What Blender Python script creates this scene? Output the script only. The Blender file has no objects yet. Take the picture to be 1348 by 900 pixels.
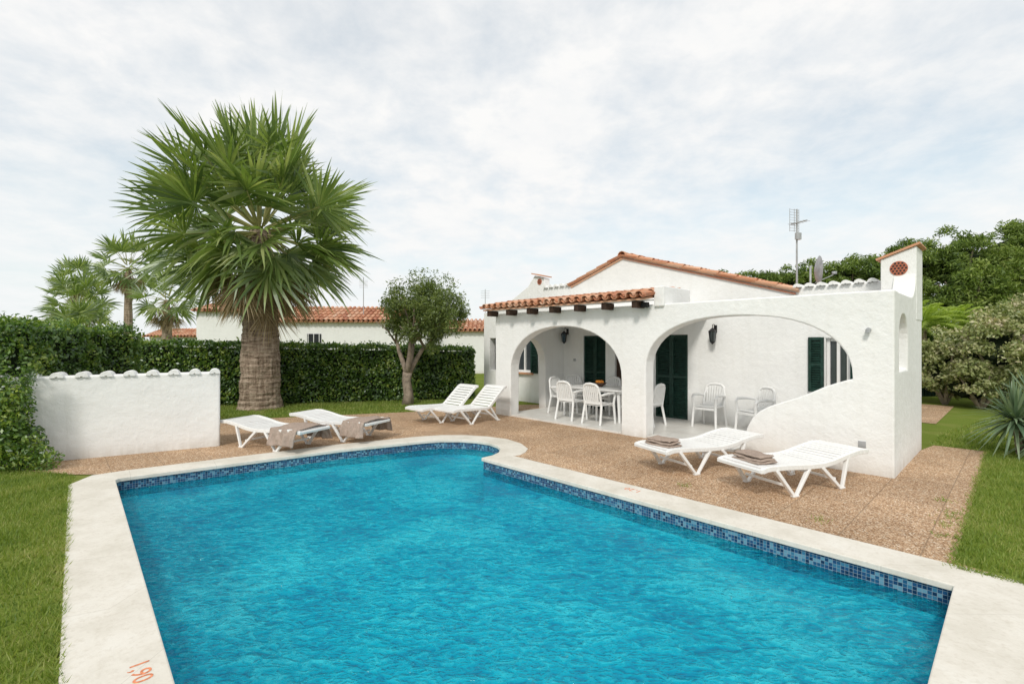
import bpy, math, random
import numpy as np
from mathutils import Vector, Matrix, noise as mnoise
from mathutils.geometry import tessellate_polygon
random.seed(7); rng=np.random.default_rng(7)
scene=bpy.context.scene
R=math.radians

# ------------------------------------------------------------------ materials
def new_mat(name):
    m=bpy.data.materials.new(name); m.use_nodes=True
    nt=m.node_tree; nt.nodes.clear()
    out=nt.nodes.new('ShaderNodeOutputMaterial')
    return m,nt,out
def N(nt,t,**kw):
    n=nt.nodes.new(t)
    for k,v in kw.items(): setattr(n,k,v)
    return n
def L(nt,a,b): nt.links.new(a,b)
def ramp(nt,fac,stops,interp='LINEAR'):
    r=N(nt,'ShaderNodeValToRGB'); cr=r.color_ramp; cr.interpolation=interp
    while len(cr.elements)<len(stops): cr.elements.new(0.5)
    for e,(p,c) in zip(cr.elements,stops):
        e.position=p; e.color=(c[0],c[1],c[2],1)
    if fac is not None: L(nt,fac,r.inputs['Fac'])
    return r
def mixc(nt,f,a,b,blend='MIX'):
    m=N(nt,'ShaderNodeMix',data_type='RGBA',blend_type=blend)
    for idx,v in ((0,f),(6,a),(7,b)):
        if isinstance(v,(int,float)): m.inputs[idx].default_value=v
        elif isinstance(v,(tuple,list)): m.inputs[idx].default_value=(*v,1)
        else: L(nt,v,m.inputs[idx])
    return m.outputs[2]
def math_(nt,op,a,b=None,c=None):
    m=N(nt,'ShaderNodeMath',operation=op)
    for i,v in enumerate((a,b,c)):
        if v is None: continue
        if isinstance(v,(int,float)): m.inputs[i].default_value=v
        else: L(nt,v,m.inputs[i])
    return m.outputs[0]
def noise_(nt,vec,scale,detail=4,rough=.55,dist=0):
    n=N(nt,'ShaderNodeTexNoise'); n.inputs['Scale'].default_value=scale
    n.inputs['Detail'].default_value=detail; n.inputs['Roughness'].default_value=rough
    n.inputs['Distortion'].default_value=dist
    if vec is not None: L(nt,vec,n.inputs['Vector'])
    return n
def pos(nt): return N(nt,'ShaderNodeNewGeometry').outputs['Position']
def princ(nt,out,rough=.6,spec=.3):
    p=N(nt,'ShaderNodeBsdfPrincipled'); p.inputs['Roughness'].default_value=rough
    p.inputs['Specular IOR Level'].default_value=spec
    L(nt,p.outputs[0],out.inputs[0]); return p
def bump(nt,h,strength,dist,p):
    b=N(nt,'ShaderNodeBump'); b.inputs['Strength'].default_value=strength; b.inputs['Distance'].default_value=dist
    L(nt,h,b.inputs['Height']); L(nt,b.outputs[0],p.inputs['Normal']); return b

def simple(name,col,rough=.6,var=.15,scale=8,bmp=0,bscale=40,spec=.3):
    m,nt,out=new_mat(name); p=princ(nt,out,rough,spec); P=pos(nt)
    n=noise_(nt,P,scale,2)
    dark=tuple(c*(1-var) for c in col); lite=tuple(min(1,c*(1+var)) for c in col)
    r=ramp(nt,n.outputs[0],[(.3,dark),(.7,lite)]); L(nt,r.outputs[0],p.inputs['Base Color'])
    if bmp: bump(nt,noise_(nt,P,bscale,2).outputs[0],bmp,.01,p)
    return m
def stucco(name,col=(.84,.84,.83)):
    m,nt,out=new_mat(name); p=N(nt,'ShaderNodeBsdfDiffuse'); L(nt,p.outputs[0],out.inputs[0]); P=pos(nt)
    a=noise_(nt,P,1.3,4,.6); c=mixc(nt,ramp(nt,a.outputs[0],[(.35,(0,0,0)),(.75,(1,1,1))]).outputs[0],col,tuple(x*.93 for x in col))
    mp=N(nt,'ShaderNodeMapping'); mp.inputs['Scale'].default_value=(6,6,.5); L(nt,P,mp.inputs[0])
    s=noise_(nt,mp.outputs[0],1.5,3,.6)
    st=math_(nt,'MULTIPLY',ramp(nt,s.outputs[0],[(.5,(0,0,0)),(.8,(1,1,1))]).outputs[0],.24)
    c=mixc(nt,st,c,(.66,.65,.61))
    sep=N(nt,'ShaderNodeSeparateXYZ'); L(nt,P,sep.inputs[0])
    g=N(nt,'ShaderNodeMapRange'); g.inputs[1].default_value=.0; g.inputs[2].default_value=.22; g.inputs[3].default_value=1; g.inputs[4].default_value=0
    L(nt,sep.outputs[2],g.inputs[0])
    gn=math_(nt,'MULTIPLY',g.outputs[0],s.outputs[0])
    c=mixc(nt,gn,c,(.50,.46,.40))
    L(nt,c,p.inputs['Color'])
    b1=noise_(nt,P,7,4,.65)
    bump(nt,b1.outputs[0],.5,.03,p); return m
def leafmat(name,cols,scale=1.5,trans=.3,rough=.5,spec=.3):
    m,nt,out=new_mat(name); g=N(nt,'ShaderNodeNewGeometry')
    n=noise_(nt,g.outputs['Position'],scale,1)
    f=math_(nt,'ADD',math_(nt,'MULTIPLY',g.outputs['Random Per Island'],.6),math_(nt,'MULTIPLY',math_(nt,'SUBTRACT',n.outputs[0],.3),1.0))
    k=len(cols); r=ramp(nt,f,[(i/(k-1)*.9+.03,c) for i,c in enumerate(cols)])
    d=N(nt,'ShaderNodeBsdfDiffuse'); L(nt,r.outputs[0],d.inputs[0])
    g2=N(nt,'ShaderNodeBsdfGlossy'); g2.inputs['Roughness'].default_value=rough; g2.inputs[0].default_value=(.9,.95,1,1)
    a=N(nt,'ShaderNodeMixShader'); a.inputs[0].default_value=.055*spec/.3; L(nt,d.outputs[0],a.inputs[1]); L(nt,g2.outputs[0],a.inputs[2])
    last=a
    if trans>0:
        t=N(nt,'ShaderNodeBsdfTranslucent'); L(nt,mixc(nt,1.0,r.outputs[0],(1.5,1.6,.8),'MULTIPLY'),t.inputs[0])
        mx=N(nt,'ShaderNodeMixShader'); mx.inputs[0].default_value=trans
        L(nt,a.outputs[0],mx.inputs[1]); L(nt,t.outputs[0],mx.inputs[2]); last=mx
    L(nt,last.outputs[0],out.inputs[0]); return m

M_wall=stucco('white_stucco')
M_wall2=stucco('white_stucco_far',(.80,.80,.79))
def terracotta():
    m,nt,out=new_mat('terracotta_tile'); p=princ(nt,out,.8,.2); g=N(nt,'ShaderNodeNewGeometry')
    r=ramp(nt,g.outputs['Random Per Island'],[(0,(.40,.15,.085)),(.35,(.54,.24,.13)),(.7,(.62,.33,.20)),(1,(.68,.45,.32))])
    n=noise_(nt,g.outputs['Position'],9,3,.7)
    c=mixc(nt,math_(nt,'MULTIPLY',ramp(nt,n.outputs[0],[(.45,(0,0,0)),(.7,(1,1,1))]).outputs[0],.5),r.outputs[0],(.42,.33,.25))
    L(nt,c,p.inputs['Base Color']); return m
M_terra=terracotta()
M_plastic=simple('white_plastic',(.80,.80,.79),.35,.03,5,spec=.5)
M_green=simple('green_painted_wood',(.012,.040,.030),.45,.3,12)
M_brown=simple('dark_wood',(.05,.028,.018),.6,.3,12)
M_black=simple('black_iron',(.015,.015,.016),.5,.2)
M_metal=simple('galvanised_metal',(.35,.36,.37),.4,.2,spec=.6)
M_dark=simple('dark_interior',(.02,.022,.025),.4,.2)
M_towel=simple('taupe_towel',(.38,.30,.25),.95,.14,30,.6,220,spec=.05)
M_brickred=simple('terracotta_grille',(.42,.14,.08),.8,.3,30)
M_ceil=simple('porch_ceiling',(.78,.78,.77),.85,.04)
M_paintorange=simple('orange_paint',(.66,.24,.12),.7,.3,60)
M_glass=simple('window_glass',(.05,.06,.07),.08,.2,3,spec=.8)

def mat_ground():
    m,nt,out=new_mat('lawn'); p=N(nt,'ShaderNodeBsdfDiffuse'); L(nt,p.outputs[0],out.inputs[0]); P=pos(nt)
    a=noise_(nt,P,1.1,3,.6); b=noise_(nt,P,45,2,.7)
    c=mixc(nt,b.outputs[0],(.07,.10,.016),(.20,.26,.055))
    c=mixc(nt,ramp(nt,a.outputs[0],[(.45,(0,0,0)),(.75,(.55,.55,.55))]).outputs[0],c,(.24,.24,.08))
    L(nt,c,p.inputs['Color']); return m
M_ground=mat_ground()
M_grass=leafmat('grass_blade',[(.085,.14,.018),(.165,.24,.034),(.25,.31,.06),(.38,.37,.14)],1.6,.34,.6,.2)

def mat_deck():
    m,nt,out=new_mat('exposed_aggregate'); p=princ(nt,out,.85,.2); P=pos(nt)
    mp=N(nt,'ShaderNodeMapping'); mp.inputs['Rotation'].default_value=(0,0,R(46.5)); L(nt,P,mp.inputs[0])
    v=N(nt,'ShaderNodeTexVoronoi'); v.inputs['Scale'].default_value=85; L(nt,P,v.inputs['Vector'])
    sep=N(nt,'ShaderNodeSeparateColor'); L(nt,v.outputs['Color'],sep.inputs[0])
    c=ramp(nt,sep.outputs[0],[(0,(.24,.14,.08)),(.3,(.44,.28,.165)),(.6,(.57,.39,.245)),(.85,(.66,.49,.34)),(1,(.82,.73,.60))]).outputs[0]
    ed=ramp(nt,v.outputs['Distance'],[(.4,(1,1,1)),(.8,(.55,.50,.44))])
    c=mixc(nt,1.0,c,ed.outputs[0],'MULTIPLY')
    big=noise_(nt,P,.8,5,.65)
    c=mixc(nt,1.0,c,ramp(nt,big.outputs[0],[(.3,(.80,.79,.77)),(.7,(1.14,1.14,1.14))]).outputs[0],'MULTIPLY')
    s=N(nt,'ShaderNodeSeparateXYZ'); L(nt,mp.outputs[0],s.inputs[0])
    def line(o,sz):
        f=math_(nt,'FRACT',math_(nt,'MULTIPLY',o,1/sz)); d=math_(nt,'ABSOLUTE',math_(nt,'SUBTRACT',f,.5))
        return math_(nt,'GREATER_THAN',d,.5-.006/sz)
    ln=math_(nt,'MAXIMUM',line(s.outputs[0],.6),line(s.outputs[1],.6))
    cx=math_(nt,'FLOOR',math_(nt,'MULTIPLY',s.outputs[0],1/.6)); cy=math_(nt,'FLOOR',math_(nt,'MULTIPLY',s.outputs[1],1/.6))
    cb=N(nt,'ShaderNodeCombineXYZ'); L(nt,cx,cb.inputs[0]); L(nt,cy,cb.inputs[1])
    wn=N(nt,'ShaderNodeTexWhiteNoise'); L(nt,cb.outputs[0],wn.inputs['Vector'])
    tt=N(nt,'ShaderNodeMapRange'); tt.inputs[3].default_value=.91; tt.inputs[4].default_value=1.06; L(nt,wn.outputs['Value'],tt.inputs[0])
    c=mixc(nt,1.0,c,tt.outputs[0],'MULTIPLY')
    c=mixc(nt,math_(nt,'MULTIPLY',ln,.6),c,(.2,.14,.09))
    L(nt,c,p.inputs['Base Color']); return m
M_deck=mat_deck()
def mat_coping():
    m,nt,out=new_mat('cream_coping_stone'); p=princ(nt,out,.75,.25)
    uv=N(nt,'ShaderNodeUVMap').outputs[0]; P=pos(nt)
    a=noise_(nt,P,2.2,5,.65); b=noise_(nt,P,28,3,.7)
    c=ramp(nt,a.outputs[0],[(.3,(.58,.545,.47)),(.55,(.69,.655,.585)),(.75,(.74,.715,.655))]).outputs[0]
    c=mixc(nt,math_(nt,'MULTIPLY',ramp(nt,b.outputs[0],[(.5,(0,0,0)),(.75,(1,1,1))]).outputs[0],.40),c,(.48,.43,.35))
    s=N(nt,'ShaderNodeSeparateXYZ'); L(nt,uv,s.inputs[0])
    f=math_(nt,'FRACT',math_(nt,'MULTIPLY',s.outputs[0],1/1.0)); ln=math_(nt,'LESS_THAN',f,.005)
    c=mixc(nt,math_(nt,'MULTIPLY',ln,.4),c,(.3,.27,.22))
    L(nt,c,p.inputs['Base Color']); bump(nt,b.outputs[0],.35,.008,p); return m
M_coping=mat_coping()
def mat_mosaic(name,cols,grout,size=.026,rough=.2,var2=None):
    m,nt,out=new_mat(name); p=princ(nt,out,rough,.5)
    uv=N(nt,'ShaderNodeUVMap').outputs[0]
    s=N(nt,'ShaderNodeSeparateXYZ'); L(nt,uv,s.inputs[0])
    ux=math_(nt,'MULTIPLY',s.outputs[0],1/size); uy=math_(nt,'MULTIPLY',s.outputs[1],1/size)
    cb=N(nt,'ShaderNodeCombineXYZ'); L(nt,math_(nt,'FLOOR',ux),cb.inputs[0]); L(nt,math_(nt,'FLOOR',uy),cb.inputs[1])
    wn=N(nt,'ShaderNodeTexWhiteNoise'); L(nt,cb.outputs[0],wn.inputs['Vector'])
    k=len(cols); c=ramp(nt,wn.outputs['Value'],[(i/k,x) for i,x in enumerate(cols)],'CONSTANT').outputs[0]
    l1=math_(nt,'LESS_THAN',math_(nt,'FRACT',ux),.1); l2=math_(nt,'LESS_THAN',math_(nt,'FRACT',uy),.1)
    c=mixc(nt,math_(nt,'MAXIMUM',l1,l2),c,grout)
    L(nt,c,p.inputs['Base Color']); return m
M_band=mat_mosaic('waterline_mosaic',[(.006,.03,.08),(.015,.07,.17),(.04,.17,.28),(.008,.045,.12),(.12,.28,.38),(.015,.09,.19)],(.24,.31,.36),.030)
M_shell=mat_mosaic('pool_shell_tile',[(.36,.82,.88),(.40,.86,.91),(.34,.80,.87),(.42,.88,.92)],(.46,.85,.90),.05,.5)
def mat_floor():
    m,nt,out=new_mat('terrace_floor_tile'); p=princ(nt,out,.35,.4)
    P=N(nt,'ShaderNodeTexCoord').outputs['Object']; s=N(nt,'ShaderNodeSeparateXYZ'); L(nt,P,s.inputs[0])
    l=[math_(nt,'LESS_THAN',math_(nt,'FRACT',math_(nt,'MULTIPLY',s.outputs[i],2.5)),.015) for i in (0,1)]
    n=noise_(nt,P,3,3); c=ramp(nt,n.outputs[0],[(.3,(.62,.60,.56)),(.7,(.72,.71,.68))]).outputs[0]
    c=mixc(nt,math_(nt,'MAXIMUM',*l),c,(.42,.40,.37)); L(nt,c,p.inputs['Base Color']); return m
M_tile=mat_floor()
def mat_water():
    m,nt,out=new_mat('pool_water'); P=pos(nt)
    mp=N(nt,'ShaderNodeMapping'); mp.inputs['Rotation'].default_value=(0,0,R(30)); mp.inputs['Scale'].default_value=(1.0,1.8,1); L(nt,P,mp.inputs[0])
    n1=noise_(nt,P,.8,2,.5,.5); n2=noise_(nt,mp.outputs[0],5.0,2,.55,1.3); n3=noise_(nt,mp.outputs[0],14,2,.55,1.0)
    h=math_(nt,'ADD',math_(nt,'ADD',math_(nt,'MULTIPLY',n1.outputs[0],.70),math_(nt,'MULTIPLY',n2.outputs[0],.62)),math_(nt,'MULTIPLY',n3.outputs[0],.32))
    b=N(nt,'ShaderNodeBump'); b.inputs['Strength'].default_value=1; b.inputs['Distance'].default_value=.085; L(nt,h,b.inputs['Height'])
    hc=math_(nt,'ADD',math_(nt,'MULTIPLY',n2.outputs[0],.32),math_(nt,'ADD',math_(nt,'MULTIPLY',n3.outputs[0],.34),math_(nt,'MULTIPLY',n1.outputs[0],.36)))
    tr=N(nt,'ShaderNodeBsdfTransparent')
    tint=ramp(nt,hc,[(.40,(.005,.58,.78)),(.51,(.02,.82,.92)),(.62,(.16,.99,1.0))])  # refracted ripple light and dark painted into the tint from wave noise
    L(nt,tint.outputs[0],tr.inputs[0])
    df=N(nt,'ShaderNodeBsdfDiffuse'); L(nt,b.outputs[0],df.inputs['Normal'])
    dc=ramp(nt,hc,[(.40,(.0,.20,.33)),(.51,(.0,.38,.52)),(.62,(.06,.62,.74))]); L(nt,dc.outputs[0],df.inputs[0])  # same ripple light and dark painted into the diffuse colour
    mx=N(nt,'ShaderNodeMixShader'); mx.inputs[0].default_value=.40; L(nt,tr.outputs[0],mx.inputs[1]); L(nt,df.outputs[0],mx.inputs[2])
    gl=N(nt,'ShaderNodeBsdfGlossy'); gl.inputs['Roughness'].default_value=.03; L(nt,b.outputs[0],gl.inputs['Normal'])
    fr=N(nt,'ShaderNodeFresnel'); fr.inputs[0].default_value=1.33; L(nt,b.outputs[0],fr.inputs['Normal'])
    f=math_(nt,'MULTIPLY',fr.outputs[0],.65)
    m2=N(nt,'ShaderNodeMixShader'); L(nt,f,m2.inputs[0]); L(nt,mx.outputs[0],m2.inputs[1]); L(nt,gl.outputs[0],m2.inputs[2])
    L(nt,m2.outputs[0],out.inputs[0]); return m
M_water=mat_water()
def mat_bark():
    m,nt,out=new_mat('palm_bark'); p=princ(nt,out,.95,.1); P=pos(nt)
    mp=N(nt,'ShaderNodeMapping'); mp.inputs['Scale'].default_value=(2,2,16); L(nt,P,mp.inputs[0])
    mq=N(nt,'ShaderNodeMapping'); mq.inputs['Scale'].default_value=(14,14,2.0); L(nt,P,mq.inputs[0])
    n=noise_(nt,mp.outputs[0],1.2,4,.7,.5); q=noise_(nt,mq.outputs[0],1,3,.7)
    h=math_(nt,'ADD',n.outputs[0],math_(nt,'MULTIPLY',q.outputs[0],.8))
    c=ramp(nt,math_(nt,'MULTIPLY',h,.55),[(.39,(.14,.10,.07)),(.48,(.31,.235,.175)),(.58,(.48,.385,.30))])
    L(nt,c.outputs[0],p.inputs['Base Color']); bump(nt,h,1,.07,p); return m
M_bark=mat_bark()
M_bark2=simple('tree_bark',(.26,.21,.165),.95,.35,9,.8,25)
M_palm=leafmat('palm_leaf',[(.06,.105,.025),(.135,.20,.048),(.235,.31,.09),(.38,.42,.18)],1.2,.32,.42,.5)
M_palmdead=leafmat('palm_leaf_dry',[(.20,.14,.08),(.36,.27,.16),(.50,.40,.26)],2,.2,.8,.1)
M_petiole=leafmat('palm_stalk',[(.28,.29,.09),(.42,.40,.17)],2,0,.5)
M_hedge=leafmat('hedge_leaf',[(.018,.048,.008),(.06,.125,.018),(.13,.23,.033),(.33,.40,.07)],2.4,.28,.4,.45)
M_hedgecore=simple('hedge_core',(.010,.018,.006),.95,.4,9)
M_olive=leafmat('olive_leaf',[(.06,.09,.022),(.14,.19,.045),(.24,.29,.08)],3,.3)
M_pine=leafmat('pine_needles',[(.045,.08,.016),(.11,.17,.03),(.19,.265,.05),(.30,.36,.09)],.7,.3,.6,.2)
M_varieg=leafmat('variegated_leaf',[(.11,.15,.04),(.24,.28,.10),(.40,.41,.20),(.56,.48,.34)],1.6,.25)
M_agave=leafmat('yucca_leaf',[(.08,.14,.08),(.16,.23,.13),(.27,.34,.20)],3,.15,.45)
M_frond=leafmat('frond_leaf',[(.17,.25,.04),(.32,.42,.07),(.43,.50,.13)],2,.35)

# ------------------------------------------------------------------ mesh helpers
class MB:
    def __init__(s): s.v=[]; s.f=[]; s.m=[]; s.uv=None
    def add(s,vs,fs,mi=0):
        o=len(s.v); s.v.extend([tuple(x) for x in vs]); s.f.extend([tuple(i+o for i in f) for f in fs]); s.m.extend([mi]*len(fs))
    def box(s,c,d,mi=0,rot=None):
        c=Vector(c); vs=[]
        for x in (-.5,.5):
            for y in (-.5,.5):
                for z in (-.5,.5):
                    p=Vector((x*d[0],y*d[1],z*d[2]))
                    if rot is not None: p=rot@p
                    vs.append(c+p)
        s.add(vs,[(0,1,3,2),(4,6,7,5),(0,4,5,1),(2,3,7,6),(0,2,6,4),(1,5,7,3)],mi)
    def bar(s,p,q,w,h,mi=0,up=(0,0,1),w2=None,h2=None):
        p=Vector(p); q=Vector(q); d=(q-p).normalized(); u=Vector(up)
        if abs(d.dot(u))>.97: u=Vector((1,0,0))
        a=d.cross(u).normalized(); b=a.cross(d).normalized(); vs=[]
        for (pt,ww,hh) in ((p,w,h),(q,w2 or w,h2 or h)):
            for i,j in ((-1,-1),(1,-1),(1,1),(-1,1)): vs.append(pt+a*(i*ww/2)+b*(j*hh/2))
        s.add(vs,[(0,3,2,1),(4,5,6,7),(0,1,5,4),(1,2,6,5),(2,3,7,6),(3,0,4,7)],mi)
    def tube(s,pts,rad,n=8,mi=0,cap=True):
        pts=[Vector(p) for p in pts]; vs=[]; a=None
        for i,p in enumerate(pts):
            d=(pts[min(i+1,len(pts)-1)]-pts[max(i-1,0)]).normalized()
            if a is None:
                u=Vector((0,0,1)) if abs(d.z)<.9 else Vector((1,0,0)); a=d.cross(u).normalized()
            else: a=(a-d*a.dot(d)).normalized()
            b=d.cross(a); r=rad[i] if isinstance(rad,(list,tuple)) else rad
            for k in range(n):
                t=2*math.pi*k/n; vs.append(p+a*(math.cos(t)*r)+b*(math.sin(t)*r))
        fs=[]
        for i in range(len(pts)-1):
            for k in range(n):
                k2=(k+1)%n; fs.append((i*n+k,i*n+k2,(i+1)*n+k2,(i+1)*n+k))
        if cap: fs.append(tuple(range(n-1,-1,-1))); fs.append(tuple((len(pts)-1)*n+k for k in range(n)))
        s.add(vs,fs,mi)
    def halfpipe(s,p,q,nrm,r0,r1,mi=0,n=6,thick=.014):
        p=Vector(p); q=Vector(q); d=(q-p).normalized(); nr=Vector(nrm).normalized(); a=d.cross(nr).normalized()
        vs=[]
        for pt,r in ((p,r0),(q,r1)):
            for rr in (r,r-thick):
                for k in range(n+1):
                    t=math.pi*k/n; vs.append(pt+a*(math.cos(t)*rr)+nr*(math.sin(t)*rr))
        m=n+1; fs=[]
        for k in range(n):
            fs.append((k,k+1,2*m+k+1,2*m+k)); fs.append((m+k,3*m+k,3*m+k+1,m+k+1))
            fs.append((k,m+k,m+k+1,k+1)); fs.append((2*m+k,2*m+k+1,3*m+k+1,3*m+k))
        s.add(vs,fs,mi)
    def prism(s,loops,fn,w0,w1,mi=0):
        flat=[p for lp in loops for p in lp]; n=len(flat)
        tris=tessellate_polygon([[Vector((p[0],p[1],0)) for p in lp] for lp in loops])
        vs=[fn(p[0],p[1],w0) for p in flat]+[fn(p[0],p[1],w1) for p in flat]
        fs=[tuple(t) for t in tris]+[tuple(i+n for i in reversed(t)) for t in tris]
        o=0
        for lp in loops:
            k=len(lp)
            for i in range(k):
                j=(i+1)%k; fs.append((o+i,o+j,o+j+n,o+i+n))
            o+=k
        s.add(vs,fs,mi)
    def obj(s,name,mats,parent=None,loc=None,rotz=None,bevel=0,smooth=False,fixn=False,segs=2):
        me=bpy.data.meshes.new(name); me.from_pydata(s.v,[],s.f)
        for m in mats: me.materials.append(m)
        me.polygons.foreach_set('material_index',s.m)
        if smooth: me.polygons.foreach_set('use_smooth',[True]*len(s.f))
        me.update()
        if fixn:
            import bmesh
            bm=bmesh.new(); bm.from_mesh(me); bmesh.ops.recalc_face_normals(bm,faces=bm.faces); bm.to_mesh(me); bm.free()
        ob=bpy.data.objects.new(name,me); scene.collection.objects.link(ob)
        if parent: ob.parent=parent
        if loc is not None: ob.location=loc
        if rotz is not None: ob.rotation_euler=(0,0,rotz)
        if bevel:
            b=ob.modifiers.new('bevel','BEVEL'); b.width=bevel; b.segments=segs; b.limit_method='ANGLE'; b.angle_limit=R(40)
        return ob
def empty(name,loc=(0,0,0),rotz=0):
    e=bpy.data.objects.new(name,None); scene.collection.objects.link(e); e.location=loc; e.rotation_euler=(0,0,rotz); e.empty_display_size=.3; return e
def np_mesh(name,V,k,mat,parent=None):
    n=len(V)//k; me=bpy.data.meshes.new(name)
    me.vertices.add(len(V)); me.vertices.foreach_set('co',np.ascontiguousarray(V,dtype=np.float32).ravel())
    me.loops.add(len(V)); me.loops.foreach_set('vertex_index',np.arange(len(V),dtype=np.int32))
    me.polygons.add(n); me.polygons.foreach_set('loop_start',np.arange(0,len(V),k,dtype=np.int32))
    me.materials.append(mat); me.update(calc_edges=True); me.validate()
    ob=bpy.data.objects.new(name,me); scene.collection.objects.link(ob)
    if parent: ob.parent=parent
    return ob
def unit(a): return a/np.maximum(np.linalg.norm(a,axis=1,keepdims=True),1e-9)
def leaves(C,size,aspect=.45,nrm=None,bias=.0):
    n=len(C); u=unit(rng.normal(size=(n,3)))
    w=rng.normal(size=(n,3))
    if nrm is not None: w=w+nrm*bias
    w=unit(w); v=unit(np.cross(w,u)); u=np.cross(v,w)
    s=(size*rng.uniform(.6,1.25,n))[:,None]
    return np.stack([C-u*s*.5,C+v*s*aspect*.5+w*s*.06,C+u*s*.5,C-v*s*aspect*.5+w*s*.06],1).reshape(-1,3)
def flat(name,loops,z,mat,uvfn=None):
    flatp=[p for lp in loops for p in lp]
    tris=tessellate_polygon([[Vector((p[0],p[1],0)) for p in lp] for lp in loops])
    me=bpy.data.meshes.new(name)
    fs=[]
    for t in tris:
        a,b,c=[flatp[i] for i in t]
        cr=(b[0]-a[0])*(c[1]-a[1])-(b[1]-a[1])*(c[0]-a[0])
        fs.append(tuple(t) if cr>0 else tuple(reversed(t)))
    me.from_pydata([(p[0],p[1],z) for p in flatp],[],fs); me.materials.append(mat); me.update()
    ob=bpy.data.objects.new(name,me); scene.collection.objects.link(ob); return ob
def inpoly(x,y,poly):
    ins=np.zeros(len(x),bool); n=len(poly)
    for i in range(n):
        x1,y1=poly[i]; x2,y2=poly[(i+1)%n]
        c=((y1>y)!=(y2>y))&(x<(x2-x1)*(y-y1)/(y2-y1+1e-12)+x1); ins^=c
    return ins

# ------------------------------------------------------------------ frame of the villa
QX,QY=5.15,6.51
ROT=-R(46.5)
uA=Vector((-.688,.725)); uB=Vector((.725,.688))
def W(s,b): return (QX+uA.x*s+uB.x*b, QY+uA.y*s+uB.y*b)
def P(s,b,z): return (-s,b,z)

# ------------------------------------------------------------------ pool
inner=[(0.06,.49),(3.36,3.64),(-.45,7.64),(-.30,7.80),(-.20,8.02),(-.17,8.28),(-.24,8.55),(-.40,8.80),(-.66,8.98),(-.98,9.08),(-1.32,9.08),(-1.65,8.96),(-2.92,8.26),(-4.27,7.27),(-5.22,6.58),(-5.30,6.50),(-5.28,6.40)]
def offset(poly,d):
    n=len(poly); out=[]
    for i in range(n):
        p0=Vector(poly[i-1]); p1=Vector(poly[i]); p2=Vector(poly[(i+1)%n])
        d1=(p1-p0).normalized(); d2=(p2-p1).normalized()
        n1=Vector((d1.y,-d1.x)); n2=Vector((d2.y,-d2.x)); m=(n1+n2)
        m/=max(.35,(1+n1.dot(n2)));
        q=p1+m*d; out.append((q.x,q.y))
    return out
outer=offset(inner,.44)
outer[2]=(.02,7.79); outer[3]=(.13,7.86); outer[4]=(.22,8.04)
mid=[((a[0]*.55+b[0]*.45),(a[1]*.55+b[1]*.45)) for a,b in zip(inner,outer)]
def ring_obj(name,sections,mats,matidx,closed_uv=True,bevel=0):
    n=len(sections[0][0]); verts=[];faces=[];uvs=[];mi=[]
    cum=[0]
    p=sections[0][0]
    for i in range(n): cum.append(cum[-1]+(Vector(p[(i+1)%n])-Vector(p[i])).length)
    vv=[0]
    for k in range(1,len(sections)):
        a=Vector((*sections[k-1][0][0],sections[k-1][1])); b=Vector((*sections[k][0][0],sections[k][1]))
        vv.append(vv[-1]+(b-a).length)
    for poly,z in sections: verts+=[(q[0],q[1],z) for q in poly]
    for k in range(len(sections)-1):
        for i in range(n):
            j=(i+1)%n
            faces.append((k*n+i,k*n+j,(k+1)*n+j,(k+1)*n+i)); mi.append(matidx[k])
            uvs+=[(cum[i],vv[k]),(cum[i+1],vv[k]),(cum[i+1],vv[k+1]),(cum[i],vv[k+1])]
    me=bpy.data.meshes.new(name); me.from_pydata(verts,[],faces)
    for m in mats: me.materials.append(m)
    me.polygons.foreach_set('material_index',mi)
    ul=me.uv_layers.new(name='UVMap'); ul.data.foreach_set('uv',[c for u in uvs for c in u]); me.update()
    ob=bpy.data.objects.new(name,me); scene.collection.objects.link(ob)
    if bevel:
        b=ob.modifiers.new('b','BEVEL'); b.width=bevel; b.segments=2; b.limit_method='ANGLE'; b.angle_limit=R(50)
    return ob
pool=empty('swimming_pool')
lip=offset(inner,-.025)
o=ring_obj('coping',[(inner,-.03),(lip,-.03),(lip,.022),(outer,.022),(outer,-.06)],[M_coping],[0]*4,bevel=.008); o.parent=pool
o=ring_obj('waterline_band',[(inner,-.02),(inner,-.26),(inner,-1.5)],[M_band,M_shell],[0,1]); o.parent=pool
fl=flat('pool_floor',[inner],-1.5,M_shell); fl.parent=pool
ul=fl.data.uv_layers.new(name='UVMap')
for lp in fl.data.loops:
    c=fl.data.vertices[lp.vertex_index].co; ul.data[lp.index].uv=(c.x,c.y)
cx,cy=-.9,8.35
for i,(r,z) in enumerate(((.75,-.40),(1.15,-.70),(1.55,-1.0))):
    mb=MB(); pts=[(cx+math.cos(t)*r,cy+math.sin(t)*r) for t in np.linspace(0,2*math.pi,41)[:-1]]
    mb.prism([pts],lambda x,y,w:(x,y,w),-1.49,z)
    ob=mb.obj('entry_step',[M_shell],pool,fixn=True); ob.data.uv_layers.new(name='UVMap')
wt=flat('water_surface',[offset(inner,.01)],-.15,M_water); wt.parent=pool
def txt(body,loc,rz,size):
    cu=bpy.data.curves.new('depth_marking','FONT'); cu.body=body; cu.size=size; cu.extrude=.0005; cu.materials.append(M_paintorange)
    ob=bpy.data.objects.new('depth_marking',cu); scene.collection.objects.link(ob); ob.location=loc; ob.rotation_euler=(0,0,rz); ob.parent=pool
txt('1,90',(-2.17,2.74,.0235),R(-47),.13)
txt('1,20',(1.60,5.92,.0235),R(133),.13)

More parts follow.
